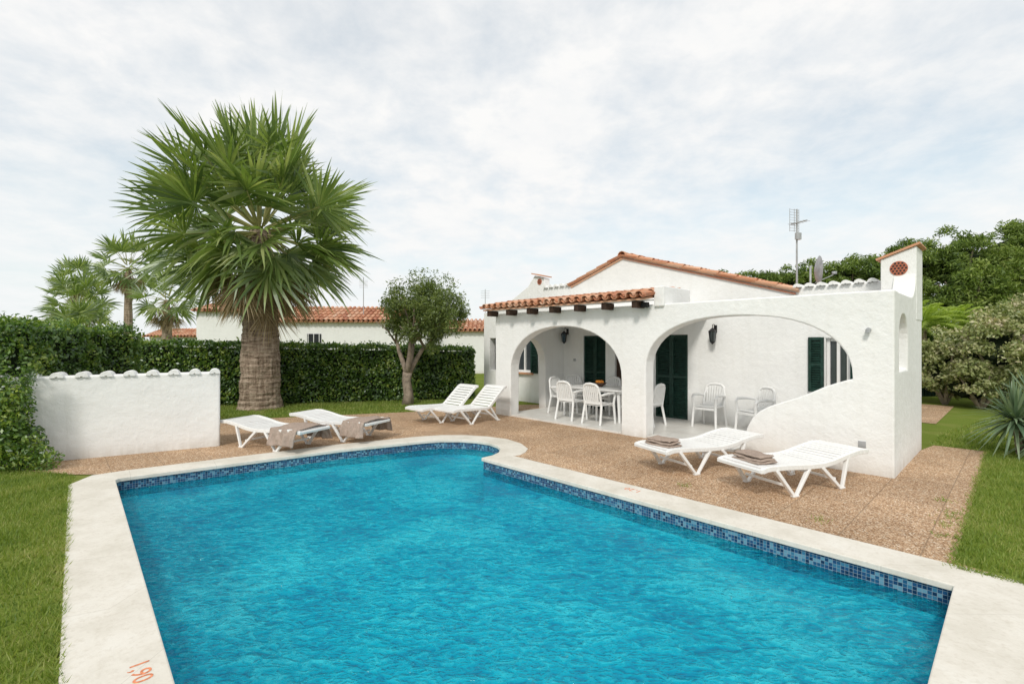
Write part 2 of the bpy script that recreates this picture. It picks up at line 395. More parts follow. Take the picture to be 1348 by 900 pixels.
# ------------------------------------------------------------------ ground, deck, lawn
S=400
ground=flat('ground',[[(-S,-S),(S,-S),(S,S),(-S,S)],mid],0,M_ground)
deck_poly=[mid[1],mid[2]]+mid[3:15]+[(-6.15,6.72),(-7.7,7.1),(-5.25,8.55),(-6.9,11.35),(-4.6,12.1),(-2.6,12.75),(-1.2,13.4),W(9.0,1.6),W(8.3,2.5),W(-.0,2.5),W(-.1,3.16),W(-.79,3.16),W(-.79,-2.75),(3.85,3.8)]
deck=flat('terrace_paving',[deck_poly],.012,M_deck)
flat('garden_path',[[W(.9,6.2),W(.15,6.2),W(.15,10.5),W(.9,10.5)]],.010,M_deck)

def blades(name,poly,dens,h,w,parent=None):
    xs=[p[0] for p in poly]; ys=[p[1] for p in poly]
    A=(max(xs)-min(xs))*(max(ys)-min(ys)); n=int(A*dens)
    x=rng.uniform(min(xs),max(xs),n); y=rng.uniform(min(ys),max(ys),n)
    k=inpoly(x,y,poly); x=x[k]; y=y[k]; n=len(x)
    cl=np.array([mnoise.noise(Vector((a*2.2,b*2.2,0))) for a,b in zip(x,y)])
    hh=h*rng.uniform(.5,1.3,n)*(1+.5*cl); a=rng.uniform(0,2*math.pi,n); ln=hh*rng.uniform(.1,.9,n); a2=rng.uniform(0,2*math.pi,n)
    ww=w*rng.uniform(.7,1.3,n)
    b=np.stack([x,y,np.zeros(n)],1); d=np.stack([np.cos(a),np.sin(a),np.zeros(n)],1)*ww[:,None]*.5
    t=b+np.stack([np.cos(a2)*ln,np.sin(a2)*ln,hh],1)
    V=np.stack([b-d,b+d,t],1).reshape(-1,3)
    return V
G=[]
left_lawn=[(-9.5,7.2),(-9.5,1.8),(-1.75,1.8),outer[-1],(-5.95,6.6),(-6.15,6.75),(-7.7,7.05)]
G.append(blades('l',left_lawn,3800,.045,.009))
c1=W(-.80,-2.9); c2=W(-.80,3.18)
G.append(blades('r',[(3.95,3.85),(4.0,3.6),(5.5,2.6),(9,5.5),(11,9.5),c2,c1],2800,.045,.010))
G.append(blades('r2',[c2,W(-.05,3.2),W(-.1,5),W(-1,10),(16,14),(12,9)],500,.06,.02))
G.append(blades('b',[(-6.95,11.4),(-4.6,12.15),(-2.6,12.8),(-1.2,13.45),(-1.6,15.6),(-7.5,14.2),(-12,13),(-9,10)],700,.06,.018))
def fringe(p,q,n,spread):
    p=np.array(p);q=np.array(q); t=rng.random(n); x=p[0]+(q[0]-p[0])*t+rng.normal(0,spread,n); y=p[1]+(q[1]-p[1])*t+rng.normal(0,spread,n)
    b=np.stack([x,y,np.full(n,.012)],1); a=rng.uniform(0,6.28,n); d=np.stack([np.cos(a),np.sin(a),a*0],1)*.0045
    return np.stack([b-d,b+d,b+np.stack([np.sin(a)*.03,np.cos(a)*.03,rng.uniform(.015,.05,n)],1)],1).reshape(-1,3)
G.append(fringe(outer[-1],(-1.7,1.75),2400,.018)); G.append(fringe(c1,c2,2600,.03)); G.append(fringe(c1,(3.95,3.6),500,.02))
for (tx_,ty_) in ((4.6,5.05),(4.75,5.2),(4.1,4.6),(4.35,4.85),(5.0,5.6),(3.2,5.0),(2.2,6.2),(5.35,5.2)):
    m=45; x=rng.normal(tx_,.05,m); y=rng.normal(ty_,.05,m)
    b=np.stack([x,y,np.full(m,.012)],1); a=rng.uniform(0,6.28,m); d=np.stack([np.cos(a),np.sin(a),a*0],1)*.004
    G.append(np.stack([b-d,b+d,b+np.stack([np.sin(a)*.02,np.cos(a)*.02,rng.uniform(.015,.04,m)],1)],1).reshape(-1,3))
np_mesh('grass',np.concatenate(G),3,M_grass)

# ------------------------------------------------------------------ villa
villa=empty('white_villa',(QX,QY,0),ROT)
def superarc(s0,s1,zs,rise,n=26,e=2.15):
    c=(s0+s1)/2; h=(s1-s0)/2; out=[]
    for i in range(n+1):
        t=math.pi*i/n; ct,st=math.cos(t),math.sin(t)
        out.append((c-h*math.copysign(abs(ct)**(2/e),ct),zs+rise*abs(st)**(2/e)))
    return out
arc2=superarc(4.32,7.54,1.12,1.08); arc1=superarc(.47,3.77,1.32,.97,e=2.3)
outl=[(0,-.1),(0,2.56),(8.1,2.56),(8.1,-.1),(7.54,-.1)]+list(reversed(arc2))+[(4.32,-.1),(3.77,-.1)]+list(reversed(arc1))+\
     [(.53,1.31),(.66,1.26),(.80,1.20),(1.0,1.09),(1.2,.99),(1.4,.91),(1.58,.83),(1.72,.74),(1.83,.62),(1.90,.48),(1.96,.30),(2.02,.14),(2.10,-.1)]
mb=MB(); mb.prism([outl],lambda s,z,w:P(s,w,z),0,.3); mb.obj('arcade_wall',[M_wall],villa,bevel=.025,fixn=True,segs=3)
hole=[(.38,1.44)]+[(x,z) for x,z in superarc(.38,1.15,1.9,.36,14,2)]+[(1.15,1.44)]
side=[(.15,-.1),(.15,2.553),(1.5,2.553),(1.68,2.59),(1.82,2.68),(1.92,2.82),(1.975,3.0),(1.975,3.2),(2.62,3.20),(2.62,-.1)]
mb=MB(); mb.prism([side,hole],lambda b,z,w:P(w,b,z),.004,.30); mb.obj('side_wall',[M_wall],villa,bevel=.025,fixn=True,segs=3)
la=superarc(.45,1.62,1.2,.75,18,2)
side2=[(.15,-.1),(.15,2.55),(2.45,2.55),(2.45,-.1),(1.62,-.1)]+list(reversed(la))+[(.45,-.1)]
mb=MB(); mb.prism([side2],lambda b,z,w:P(w,b,z),7.85,8.096); mb.obj('porch_end_wall',[M_wall],villa,bevel=.02,fixn=True)
mb=MB(); mb.prism([[(-.004,2.2),(-.004,3.42),(.47,3.25),(.47,2.2)]],lambda s,z,w:P(s,w,z),1.965,2.63)
mb.obj('chimney',[M_wall],villa,bevel=.02,fixn=True)
mb=MB(); mb.bar(P(-.05,2.30,3.455),P(.53,2.30,3.245),.74,.035); mb.obj('chimney_cap',[M_terra],villa)
def grille(s,b,z,r):
    mb=MB()
    n=24; mb.tube([P(s,b-.012,z),P(s,b+.01,z)],[r,r],n)
    k=int(r/.045)
    for i in range(-k-1,k+2):
        for j in range(-k-1,k+2):
            x=i*.048+(j%2)*.024; y=j*.042
            if x*x+y*y<(r-.022)**2: mb.tube([P(s+x,b-.018,z+y),P(s+x,b-.01,z+y)],[.016,.016],6,1)
    mb.obj('vent_grille',[M_brickred,M_dark],villa)
grille(.225,1.964,3.07,.12)
def rect(s0,s1,z0,z1): return [(s0,z0),(s0,z1),(s1,z1),(s1,z0)]
gable=[(.3,-.1),(.3,2.92),(1.92,2.92),(1.92,2.86),(5.88,4.05),(7.58,3.45),(8.62,3.45),(8.62,3.75),(9.02,3.86),(9.30,3.55),(9.9,3.25),(10.4,3.0),(11.4,2.82),(11.4,-.1)]
openings=[(4.13,4.95,.05,2.02),(6.42,7.15,.05,2.02),(9.15,9.88,.92,1.98),(1.00,1.38,.92,1.92),(10.75,11.1,.92,1.98),(5.72,6.12,.05,2.0)]
mb=MB(); mb.prism([gable]+[rect(*o) for o in openings],lambda s,z,w:P(s,w,z),2.4,2.65); mb.obj('main_wall',[M_wall],villa,bevel=.015,fixn=True)
gable2=[(1.95,-.1),(1.95,2.82),(5.88,3.99),(7.56,3.39),(8.6,3.39),(9.3,3.35),(10.4,2.95),(11.38,2.78),(11.38,-.1)]
mb=MB(); mb.prism([gable2],lambda s,z,w:P(s,w,z),2.72,11.5); mb.obj('house_body',[M_wall],villa,fixn=True)
mb=MB(); mb.box(P(1.12,3.6,1.3),(1.55,1.85,2.8)); mb.obj('utility_room',[M_wall],villa)
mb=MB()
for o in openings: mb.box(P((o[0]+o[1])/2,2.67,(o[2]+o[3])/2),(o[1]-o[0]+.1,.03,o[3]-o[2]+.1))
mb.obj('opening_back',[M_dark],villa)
def shutter(s0,s1,z0,z1,b,name='shutter',tilt=0):
    mb=MB(); w=.05; c=(s0+s1)/2
    for s in (s0+w/2,s1-w/2): mb.box(P(s,b,(z0+z1)/2),(w,.04,z1-z0))
    for z in (z0+w/2,z1-w/2,(z0+z1)/2): mb.box(P(c,b,z),(s1-s0-2*w-.002,.036,w*1.1))
    n=int((z1-z0-.1)/.045)
    for i in range(n):
        z=z0+w+.02+i*.045
        mb.box(P(c,b,z),(s1-s0-2*w,.034,.009),0,Matrix.Rotation(R(38),3,'X'))
    mb.box(P(c,b+.02,(z0+z1)/2),(s1-s0-2*w,.006,z1-z0-2*w))
    mb.obj(name,[M_green],villa)
shutter(4.13,4.54,.05,2.02,2.44,'louvred_door_leaf'); shutter(4.545,4.95,.05,2.02,2.44,'louvred_door_leaf')
shutter(6.42,6.78,.05,2.02,2.46,'louvred_door_leaf'); shutter(6.785,7.15,.05,2.02,2.46,'louvred_door_leaf')
shutter(.60,.98,.90,1.94,2.37); shutter(1.40,1.66,.90,1.94,2.37)
shutter(8.86,9.14,.90,2.0,2.37); shutter(9.89,10.17,.90,2.0,2.37)
shutter(10.45,10.74,.90,2.0,2.37); 
mb=MB(); mb.box(P(5.92,2.5,1.02),(.40,.05,1.94)); mb.obj('wooden_door',[M_brown],villa,bevel=.01)
for (a,b_,z0,z1) in ((1.00,1.38,.92,1.92),(9.15,9.88,.92,1.98)):
    mb=MB(); c=(a+b_)/2
    for s in (a+.03,b_-.03,c): mb.box(P(s,2.5,(z0+z1)/2),(.05,.05,z1-z0))
    for z in (z0+.03,z1-.03): mb.box(P(c,2.5,z),(b_-a-.12,.046,.05))
    mb.obj('window_frame',[M_plastic],villa)
    mb=MB(); mb.box(P(c,2.53,(z0+z1)/2),(b_-a,.01,z1-z0)); mb.obj('window_pane',[M_glass],villa)
    mb=MB(); mb.box(P(c,2.37,z0-.035),(b_-a+.2,.14,.05)); mb.obj('window_sill',[M_terra],villa)
mb=MB(); mb.prism([[(2.13,.02),(3.76,.02),(3.76,.31),(4.33,.31),(4.33,.02),(7.53,.02),(7.53,.31),(7.84,.31),(7.84,2.398),(.31,2.398),(.31,.31),(2.13,.31)]],lambda s,b,w:P(s,b,w),-.05,.05); mb.obj('terrace_floor',[M_tile],villa,fixn=True)
mb=MB(); mb.box(P(5.72,1.35,2.50),(4.2,2.08,.08)); mb.obj('porch_ceiling',[M_ceil],villa)
mb=MB(); mb.box(P(3.47,.48,2.70),(.20,1.06,.38)); mb.obj('roof_end_block',[M_wall],villa,bevel=.02)
def tile_roof(name,O,U,V,width,length,parent,pitch=.21,seg=.42,mats=None):
    O=Vector(O);U=Vector(U).normalized();V=Vector(V).normalized();Nn=U.cross(V)
    if Nn.z<0: Nn=-Nn
    mb=MB(); nc=max(1,int(round(width/pitch))); pt=width/nc; nr=max(1,int(math.ceil(length/seg))); sg=length/nr
    for i in range(nc):
        for j in range(nr):
            jit=random.uniform(-.012,.012)
            a=O+U*(pt*(i+.5)+jit*.5)+V*(sg*j-.03+jit)+Nn*(.035); b=O+U*(pt*(i+.5))+V*(sg*(j+1)+.03)+Nn*.015
            mb.halfpipe(a,b,Nn,pt*.44,pt*.34)
    for i in range(nc+1):
        for j in range(nr):
            a=O+U*(pt*i)+V*(sg*j-.05)+Nn*(.075); b=O+U*(pt*i)+V*(sg*(j+1)+.02)+Nn*.055
            mb.halfpipe(a,b,-Nn,pt*.36,pt*.30)
    q=[O-Nn*.02,O+U*width-Nn*.02,O+U*width+V*length-Nn*.02,O+V*length-Nn*.02]
    q2=[x-Nn*.03 for x in q]
    mb.add(q+q2,[(0,1,2,3),(7,6,5,4),(0,4,5,1),(1,5,6,2),(2,6,7,3),(3,7,4,0)])
    return mb.obj(name,mats or [M_terra],parent,smooth=False)
tile_roof('porch_roof_tiles',P(8.22,-.32,2.68),(1,0,0),(0,1.2,.20),4.62,1.25,villa)
mb=MB()
for i in range(7):
    s=3.85+i*.70
    mb.box(P(s,-.13,2.56),(.11,.30,.13))
mb.obj('rafter_end',[M_brown],villa,bevel=.01)
mb=MB(); mb.box(P(5.9,-.14,2.64),(4.6,.30,.02)); mb.obj('eave_soffit',[M_wall],villa)
cR=Vector((-(5.88-1.92),0,4.05-2.86)); tile_roof('roof_tiles',Vector(P(1.92,2.36,2.845))-cR.normalized()*.05,(0,1,0),cR,9.1,cR.length+.05,villa,pitch=.2)
cL=Vector((7.58-5.88,0,4.05-3.45)); tile_roof('roof_tiles',Vector(P(7.58,2.36,3.43)),(0,1,0),cL,9.1,cL.length,villa,pitch=.2)
mb=MB()
for i in range(21): mb.halfpipe(P(5.88,2.34+i*.44,4.06),P(5.88,2.34+(i+1)*.44+.03,4.05),(0,0,1),.12,.10)
mb.obj('ridge_tiles',[M_terra],villa)
mb=MB()
for i in range(8): 
    s=.45+i*.2; mb.halfpipe(P(s,2.33,2.915),P(s,2.72,2.915),(0,0,1),.075,.075,n=8,thick=.06)
for i in range(5):
    s=7.70+i*.21; mb.halfpipe(P(s,2.33,3.445),P(s,2.72,3.445),(0,0,1),.08,.08,n=8,thick=.06)
mb.obj('parapet_scallops',[M_wall],villa,smooth=False)
grille(8.80,2.398,3.66,.09)
mb=MB(); mb.bar(P(8.58,2.5,3.80),P(9.06,2.5,3.92),.4,.03); mb.obj('chimney_cap',[M_terra],villa)
def lantern(s,b,z):
    mb=MB()
    mb.box(P(s,b-.02,z+.12),(.06,.03,.16)); mb.tube([P(s,b-.03,z+.16),P(s,b-.10,z+.22),P(s,b-.17,z+.20),P(s,b-.17,z+.14)],[.008]*4,6)
    mb.tube([P(s,b-.17,z+.14),P(s,b-.17,z+.10),P(s,b-.17,z+.06)],[.01,.05,.095],6)
    mb.tube([P(s,b-.17,z-.16),P(s,b-.17,z-.19),P(s,b-.17,z-.22)],[.06,.035,.008],6)
    for k in range(6):
        t=k*math.pi/3; mb.bar(P(s+math.cos(t)*.085,b-.17+math.sin(t)*.085,z+.06),P(s+math.cos(t)*.055,b-.17+math.sin(t)*.055,z-.16),.01,.01)
    mb.tube([P(s,b-.17,z+.06),P(s,b-.17,z-.16)],[.075,.046],6,1)
    mb.obj('wall_lantern',[M_black,M_glass],villa)
lantern(3.47,2.4,2.02); lantern(7.7,2.4,2.02)
mb=MB(); mb.tube([P(.28,-.0,2.02),P(.28,-.05,2.02)],[.03,.03],10); mb.box(P(.28,-.07,2.0),(.05,.07,.05))
mb.box(P(.36,-.006,.42),(.09,.012,.09)); mb.obj('outdoor_spotlight',[M_metal],villa,bevel=.004)
mb=MB(); mb.box(P(3.72,-.10,2.55),(.13,.09,.10)); mb.box(P(3.72,-.03,2.55),(.04,.06,.04)); mb.obj('floodlight',[M_black],villa,bevel=.008)
mb=MB(); mb.box(P(5.35,2.39,1.3),(.08,.02,.12)); mb.box(P(7.45,2.39,1.35),(.07,.02,.07)); mb.obj('switch_box',[M_metal],villa)
ant=empty('tv_antenna',(5.95,10.1,0),R(20))
mb=MB(); mb.tube([(0,0,2.6),(0,0,4.62)],[.02,.016],8)
mb.box((0,-.03,4.05),(.12,.06,.14)); mb.bar((-.02,-.25,4.33),(-.02,.12,4.33),.02,.02)
for i in range(6): mb.bar((-.10,-.22+i*.07,4.33),(.10,-.22+i*.07,4.33),.006,.006)
for i in range(9): mb.bar((-.13,.06,4.18+i*.055),(.13,.06,4.18+i*.055),.006,.006)
for x in (-.13,0,.13): mb.bar((x,.06,4.16),(x,.06,4.64),.007,.007)
mb.obj('mast',[M_metal],ant)
dish=empty('satellite_dish',(6.08,9.85,3.30),R(72)); mb=MB(); vs=[];fs=[]
n=24
for j in range(7):
    r=.27*j/6
    for k in range(n): t=2*math.pi*k/n; vs.append((math.cos(t)*r,-.08-(r*r)*1.0,math.sin(t)*r*1.1))
for j in range(6):
    for k in range(n): fs.append((j*n+k,j*n+(k+1)%n,(j+1)*n+(k+1)%n,(j+1)*n+k))
mb.add(vs,fs); mb.bar((0,-.08,-.25),(0,-.40,-.1),.015,.015); mb.box((0,-.42,-.06),(.05,.08,.05)); mb.tube([(0,0,-.75),(0,0,.1)],[.02,.02],8)
mb.obj('dish',[M_metal],dish,smooth=True)

# ------------------------------------------------------------------ furniture
def chair_at(s,b,face):
    mb=MB()
    for i in range(6):
        x=-.21+i*.07
        mb.box((x+.035,0,.425+.012*abs(i-2.5)/2.5),(.066,.44,.018))
    mb.box((0,0,.412),(.44,.42,.012))
    for y in (-.235,.235):
        mb.tube([(.25,y*1.08,0),(.235,y*1.03,.25),(.22,y,.43),(.24,y*1.06,.62),(.18,y*1.10,.665),(.0,y*1.1,.67),(-.16,y*1.06,.655),(-.235,y*.98,.64)],[.024,.026,.028,.026,.028,.030,.028,.024],7)
        mb.tube([(-.30,y*1.05,0),(-.25,y,.25),(-.22,y*.95,.42),(-.26,y*.93,.65),(-.30,y*.80,.82),(-.315,y*.55,.875)],[.024,.026,.028,.026,.026,.024],7)
    mb.tube([(-.315,-.13,.875),(-.325,0,.89),(-.315,.13,.875)],[.026,.032,.026],7)
    for i in range(7):
        y=-.165+i*.055
        mb.bar((-.225,y*.9,.43),(-.318,y*1.02,.872),.040,.01,up=(1,0,0))
    mb.bar((-.232,-.2,.47),(-.232,.2,.47),.014,.06)
    mb.bar((.23,-.21,.395),(.23,.21,.395),.014,.05)
    x,y=W(s,b)
    return mb.obj('plastic_armchair',[M_plastic],None,(x,y,.05),ROT+R(face),smooth=False)
chair_at(3.42,1.95,-90); chair_at(2.45,1.85,-115)
tx,ty=W(5.65,1.25)
mb=MB()
mb.prism([[(x*.82*1,y*.46) for x,y in [(math.copysign(abs(math.cos(t))**.35,math.cos(t)),math.copysign(abs(math.sin(t))**.35,math.sin(t))) for t in np.linspace(0,2*math.pi,49)[:-1]]]],lambda x,y,w:(x,y,w),.70,.73)
mb.box((0,0,.675),(1.45,.74,.045))
for x in (-.62,.62):
    for y in (-.30,.30): mb.tube([(x,y,.68),(x*1.05,y*1.08,.35),(x*1.1,y*1.15,0)],[.045,.035,.028],8)
    mb.bar((x*1.05,-.32,.35),(x*1.05,.32,.35),.02,.04)
mb.obj('plastic_table',[M_plastic],None,(tx,ty,.05),ROT,fixn=True)
for s,b,f in ((6.85,1.2,0),(6.1,.62,90),(5.3,.60,90),(6.05,1.95,-90),(5.25,1.95,-90),(4.45,1.2,180),(7.1,1.95,-45)): chair_at(s,b,f)
fx,fy=W(5.75,1.25); mb=MB()
mb.tube([(0,0,0),(0,0,.02),(0,0,.06),(0,0,.10)],[.05,.07,.13,.16],16)
for i in range(7):
    a=i*.9; r=.07 if i else 0
    c=Vector((math.cos(a)*r,math.sin(a)*r,.12)); mb.tube([c+Vector((0,0,-.04)),c+Vector((0,0,-.025)),c,c+Vector((0,0,.025)),c+Vector((0,0,.04))],[.005,.033,.042,.033,.005],10,1)
mb.obj('fruit_bowl',[M_brown,simple('orange_fruit',(.6,.22,.03),.5,.2)],None,(fx,fy,.78),smooth=True)

def lounger(foot,head,back=None,wd=.62):
    f=Vector(foot); h=Vector(head); ang=math.atan2(h.y-f.y,h.x-f.x)
    if back is None: prof=[(0,.345),(.10,.365),(.35,.355),(.75,.325),(1.05,.315),(1.25,.335),(1.5,.385),(1.75,.42),(1.90,.415)]
    else:
        c,s=math.cos(R(back)),math.sin(R(back)); prof=[(0,.325),(.10,.345),(.35,.335),(.75,.315),(1.03,.31),(1.07,.32),(1.07+.25*c,.32+.25*s),(1.07+.5*c,.32+.5*s),(1.07+.64*c,.32+.63*s),(1.07+.70*c+.02,.32+.66*s)]
    cum=[0]
    for i in range(1,len(prof)): cum.append(cum[-1]+math.dist(prof[i],prof[i-1]))
    def at(t):
        t=max(0,min(cum[-1],t))
        for i in range(1,len(prof)):
            if t<=cum[i]+1e-9:
                k=(t-cum[i-1])/(cum[i]-cum[i-1]); a,b=prof[i-1],prof[i]
                return Vector((a[0]+(b[0]-a[0])*k,a[1]+(b[1]-a[1])*k)),Vector((b[0]-a[0],b[1]-a[1])).normalized()
    mb=MB(); y0=wd/2
    for sg in (-1,1):
        pts=[at(t)[0] for t in np.linspace(0,cum[-1],26)]
        for i in range(25):
            mb.bar((pts[i].x,sg*y0,pts[i].y),(pts[i+1].x,sg*y0,pts[i+1].y),.05,.06)
        for (a,g,b_) in (((.22),(.50),(.80)),((1.02),(1.34 if back is None else 1.25),(1.52 if back is None else 1.12))):
            pa=at(a)[0]; pb=at(b_)[0]
            if back is not None and g>1: pb=Vector((1.12,.33)); pa=Vector((.9,.33)); g=1.32
            yy=sg*(y0+.0); yg=sg*(y0+.03)
            mb.bar((pa.x,yy,pa.y-.02),(g,yg,.0),.045,.055,up=(0,1,0),w2=.035,h2=.045)
            mb.bar((pb.x,yy,pb.y-.02),(g+.02,yg,.0),.040,.05,up=(0,1,0),w2=.03,h2=.04)
            mb.box((g+.01,yg,.012),(.10,.05,.024))
    for g in (.50,1.34): mb.bar((g-.05,-y0,.12),(g-.05,y0,.12),.02,.035)
    n=int(cum[-1]/.078)
    for i in range(n+1):
        t=i*cum[-1]/n; p,d=at(t)
        if abs(t-1.1)<.03 and back is not None: continue
        rot=Matrix.Rotation(-math.atan2(d.y,d.x),3,'Y')
        mb.box((p.x,0,p.y+.012),(.064,wd-.03,.014),0,rot)
    mb.bar((prof[0][0],-y0-.02,prof[0][1]),(prof[0][0],y0+.02,prof[0][1]),.05,.05)
    mb.bar((prof[-1][0],-y0-.02,prof[-1][1]),(prof[-1][0],y0+.02,prof[-1][1]),.05,.05)
    ob=mb.obj('sun_lounger',[M_plastic],None,(f.x,f.y,.012),ang,bevel=.008,segs=2)
    return f,ang
def folded_towel(f,ang,x0,off=0,rz=.0,sx=.30,sy=.44):
    nx,ny=22,28; mb=MB()
    for layer in range(3):
        z0=.385+layer*.036; vs=[];
        for side in (0,1):
            for i in range(nx+1):
                for j in range(ny+1):
                    u=i/nx*2-1; v=j/ny*2-1
                    ed=max(abs(u),abs(v)); r=1-max(0,(ed-.85)/.15)**2
                    x=u*(sx/2-layer*.012+.012*mnoise.noise(Vector((v*3,layer*3,f.x)))); y=v*(sy/2-layer*.015)
                    nz=mnoise.noise(Vector((x*7+layer*5,y*7,f.x)))*.018
                    z=z0+nz+(.017*r if side else -.017*r)
                    vs.append((x,y,z))
        fs=[]; m=(nx+1)*(ny+1)
        for i in range(nx):
            for j in range(ny):
                a=i*(ny+1)+j; b=a+ny+1; fs.append((a,a+1,b+1,b)); fs.append((m+a,m+b,m+b+1,m+a+1))
        c,s_=math.cos(rz+layer*.06),math.sin(rz+layer*.06)
        mb.add([(x*c-y*s_+x0,x*s_+y*c+off,z) for x,y,z in vs],fs)
    mb.obj('folded_towel',[M_towel],None,(f.x,f.y,.015),ang,smooth=True)
def draped_towel(f,ang,x0,x1,wd=.62):
    vs=[];fs=[];nx,ny=30,60; L_=1.25
    for i in range(nx+1):
        for j in range(ny+1):
            x=x0+(x1-x0)*i/nx; t=(j/ny-.5)*L_; h=wd/2+.035
            if abs(t)<h: y=t; z=.40+.01*math.cos(t*9)
            else:
                k=abs(t)-h; y=math.copysign(h+.03*math.sin(k*6)+k*.18,t); z=.395-k*.98
            w=mnoise.noise(Vector((x*5,t*4,f.x*3))); w2=mnoise.noise(Vector((x*16,t*7,f.y)))
            z+=.016*w+.01*w2; y+=math.copysign(.03,t)*(math.sin(x*26+w*4)*.7+w2) if abs(t)>h else 0
            x+=.02*w; z=max(z,.02)
            vs.append((x,y,z))
    for i in range(nx):
        for j in range(ny):
            a=i*(ny+1)+j; b=a+ny+1; fs.append((a,b,b+1,a+1))
    mb=MB(); mb.add(vs,fs); ob=mb.obj('draped_towel',[M_towel],None,(f.x,f.y,.015),ang,smooth=True)
    so=ob.modifiers.new('s','SOLIDIFY'); so.thickness=.012
la_=lounger((1.95,6.78),(3.72,7.64)); folded_towel(*la_,.22,0,.1)
lb_=lounger((2.76,5.86),(4.50,6.60)); folded_towel(*lb_,.24,.0,-.1)
lc_=lounger((-3.35,8.20),(-5.2,9.02)); draped_towel(*lc_,.02,.62)
ld_=lounger((-2.50,8.98),(-4.35,9.85)); draped_towel(*ld_,-.02,.50)
lounger((-2.20,10.85),(-1.2,11.85),42); lounger((-1.50,10.65),(-.52,11.65),42)

# ------------------------------------------------------------------ low white wall
a=Vector((-7.9,6.95)); b=Vector((-5.17,8.56)); ang=math.atan2(b.y-a.y,b.x-a.x); ln=(b-a).length
gw=empty('low_garden_wall',(a.x,a.y,0),ang)
mb=MB(); mb.box((ln/2,.12,.64),(ln,.24,1.36)); mb.obj('wall_body',[M_wall],gw,bevel=.03,segs=3)
mb=MB(); n=11
for i in range(n):
    x=.12+i*(ln-.2)/(n-1); mb.halfpipe((x,-.03,1.295),(x,.27,1.295),(0,0,1),.085,.085,n=8,thick=.07)
mb.obj('wall_coping',[M_wall],gw,bevel=.006)

# ------------------------------------------------------------------ hedges
def hedge(name,p0,p1,thick,z0h,z1h,dens,lsize,mat=M_hedge,wob=.09,side=1):
    p0=np.array(p0);p1=np.array(p1); d=p1-p0; ln=np.linalg.norm(d); d/=ln; nr=np.array([-d[1],d[0]])*side
    root=empty(name)
    hm=(z0h+z1h)/2; C=[];NN=[]
    def put(n,fu,fv,fw,normal):
        C.append(np.stack([fu,fv,fw],1)); NN.append(np.tile(normal,(n,1)))
    n=int(ln*hm*dens); u=rng.uniform(0,ln,n); put(n,u,np.zeros(n),rng.uniform(.02,1,n),(0,-1,.2))
    n=int(ln*hm*dens*.3); u=rng.uniform(0,ln,n); put(n,u,np.full(n,thick),rng.uniform(.02,1,n),(0,1,.2))
    n=int(ln*thick*dens); u=rng.uniform(0,ln,n); put(n,u,rng.uniform(0,thick,n),np.ones(n),(0,0,1))
    for uu in (0,ln):
        n=int(thick*hm*dens); put(n,np.full(n,uu),rng.uniform(0,thick,n),rng.uniform(.02,1,n),((-1 if uu==0 else 1),0,.2))
    C=np.concatenate(C); NN=np.concatenate(NN).astype(float)
    H=z0h+(z1h-z0h)*C[:,0]/ln
    C[:,2]*=H
    nz=np.array([mnoise.noise(Vector((c[0]*1.7,c[1]*1.7,c[2]*1.7)))+.5*mnoise.noise(Vector((c[0]*5,c[1]*5,c[2]*5))) for c in C])
    C+=NN*(nz*wob+rng.normal(0,.035,len(C)))[:,None]
    top=NN[:,2]>.9; sp=rng.random(len(C))<.06; C[top&sp,2]+=rng.uniform(0,.14,(top&sp).sum())
    def tw(A): 
        X=p0[0]+d[0]*A[:,0]+nr[0]*A[:,1]; Y=p0[1]+d[1]*A[:,0]+nr[1]*A[:,1]
        return np.stack([X,Y,np.maximum(A[:,2],.01)],1)
    NW=np.stack([d[0]*NN[:,0]+nr[0]*NN[:,1],d[1]*NN[:,0]+nr[1]*NN[:,1],NN[:,2]],1)
    np_mesh('foliage',leaves(tw(C),lsize,.55,NW,.8),4,mat,root)
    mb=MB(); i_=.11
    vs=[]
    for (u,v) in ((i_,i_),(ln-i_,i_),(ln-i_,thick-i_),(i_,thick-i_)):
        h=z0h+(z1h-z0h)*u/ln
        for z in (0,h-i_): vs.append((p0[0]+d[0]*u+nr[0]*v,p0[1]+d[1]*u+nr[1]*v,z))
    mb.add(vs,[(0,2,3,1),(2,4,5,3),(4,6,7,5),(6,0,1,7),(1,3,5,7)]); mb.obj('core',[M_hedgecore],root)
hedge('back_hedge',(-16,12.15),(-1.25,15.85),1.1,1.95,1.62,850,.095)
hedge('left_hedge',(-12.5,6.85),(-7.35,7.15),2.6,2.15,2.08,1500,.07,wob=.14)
def shoots(C0,rad,n,size):
    C0=np.array(C0); u=unit(rng.normal(size=(n,3))); r=rng.random(n)**.5
    C=C0+u*r[:,None]*np.array(rad); C[:,2]=np.maximum(C[:,2],.02)
    return leaves(C,size,.5,u,.5)
np_mesh('shrub',np.concatenate([shoots((-7.25,7.0,.35),(.45,.35,.40),2200,.07),shoots((-7.35,7.0,.85),(.40,.3,.5),1700,.07),shoots((-6.85,6.98,.16),(.36,.2,.2),800,.06),shoots((-7.55,7.05,1.9),(.22,.2,.45),350,.06),shoots((-7.15,7.05,1.25),(.18,.16,.35),300,.06),shoots((-7.9,7.0,.5),(.7,.25,.6),2500,.07)]),4,M_hedge)
hedge('side_hedge',(11.6,16.4),(24,18.5),1.2,1.9,2.2,300,.14,wob=.3)

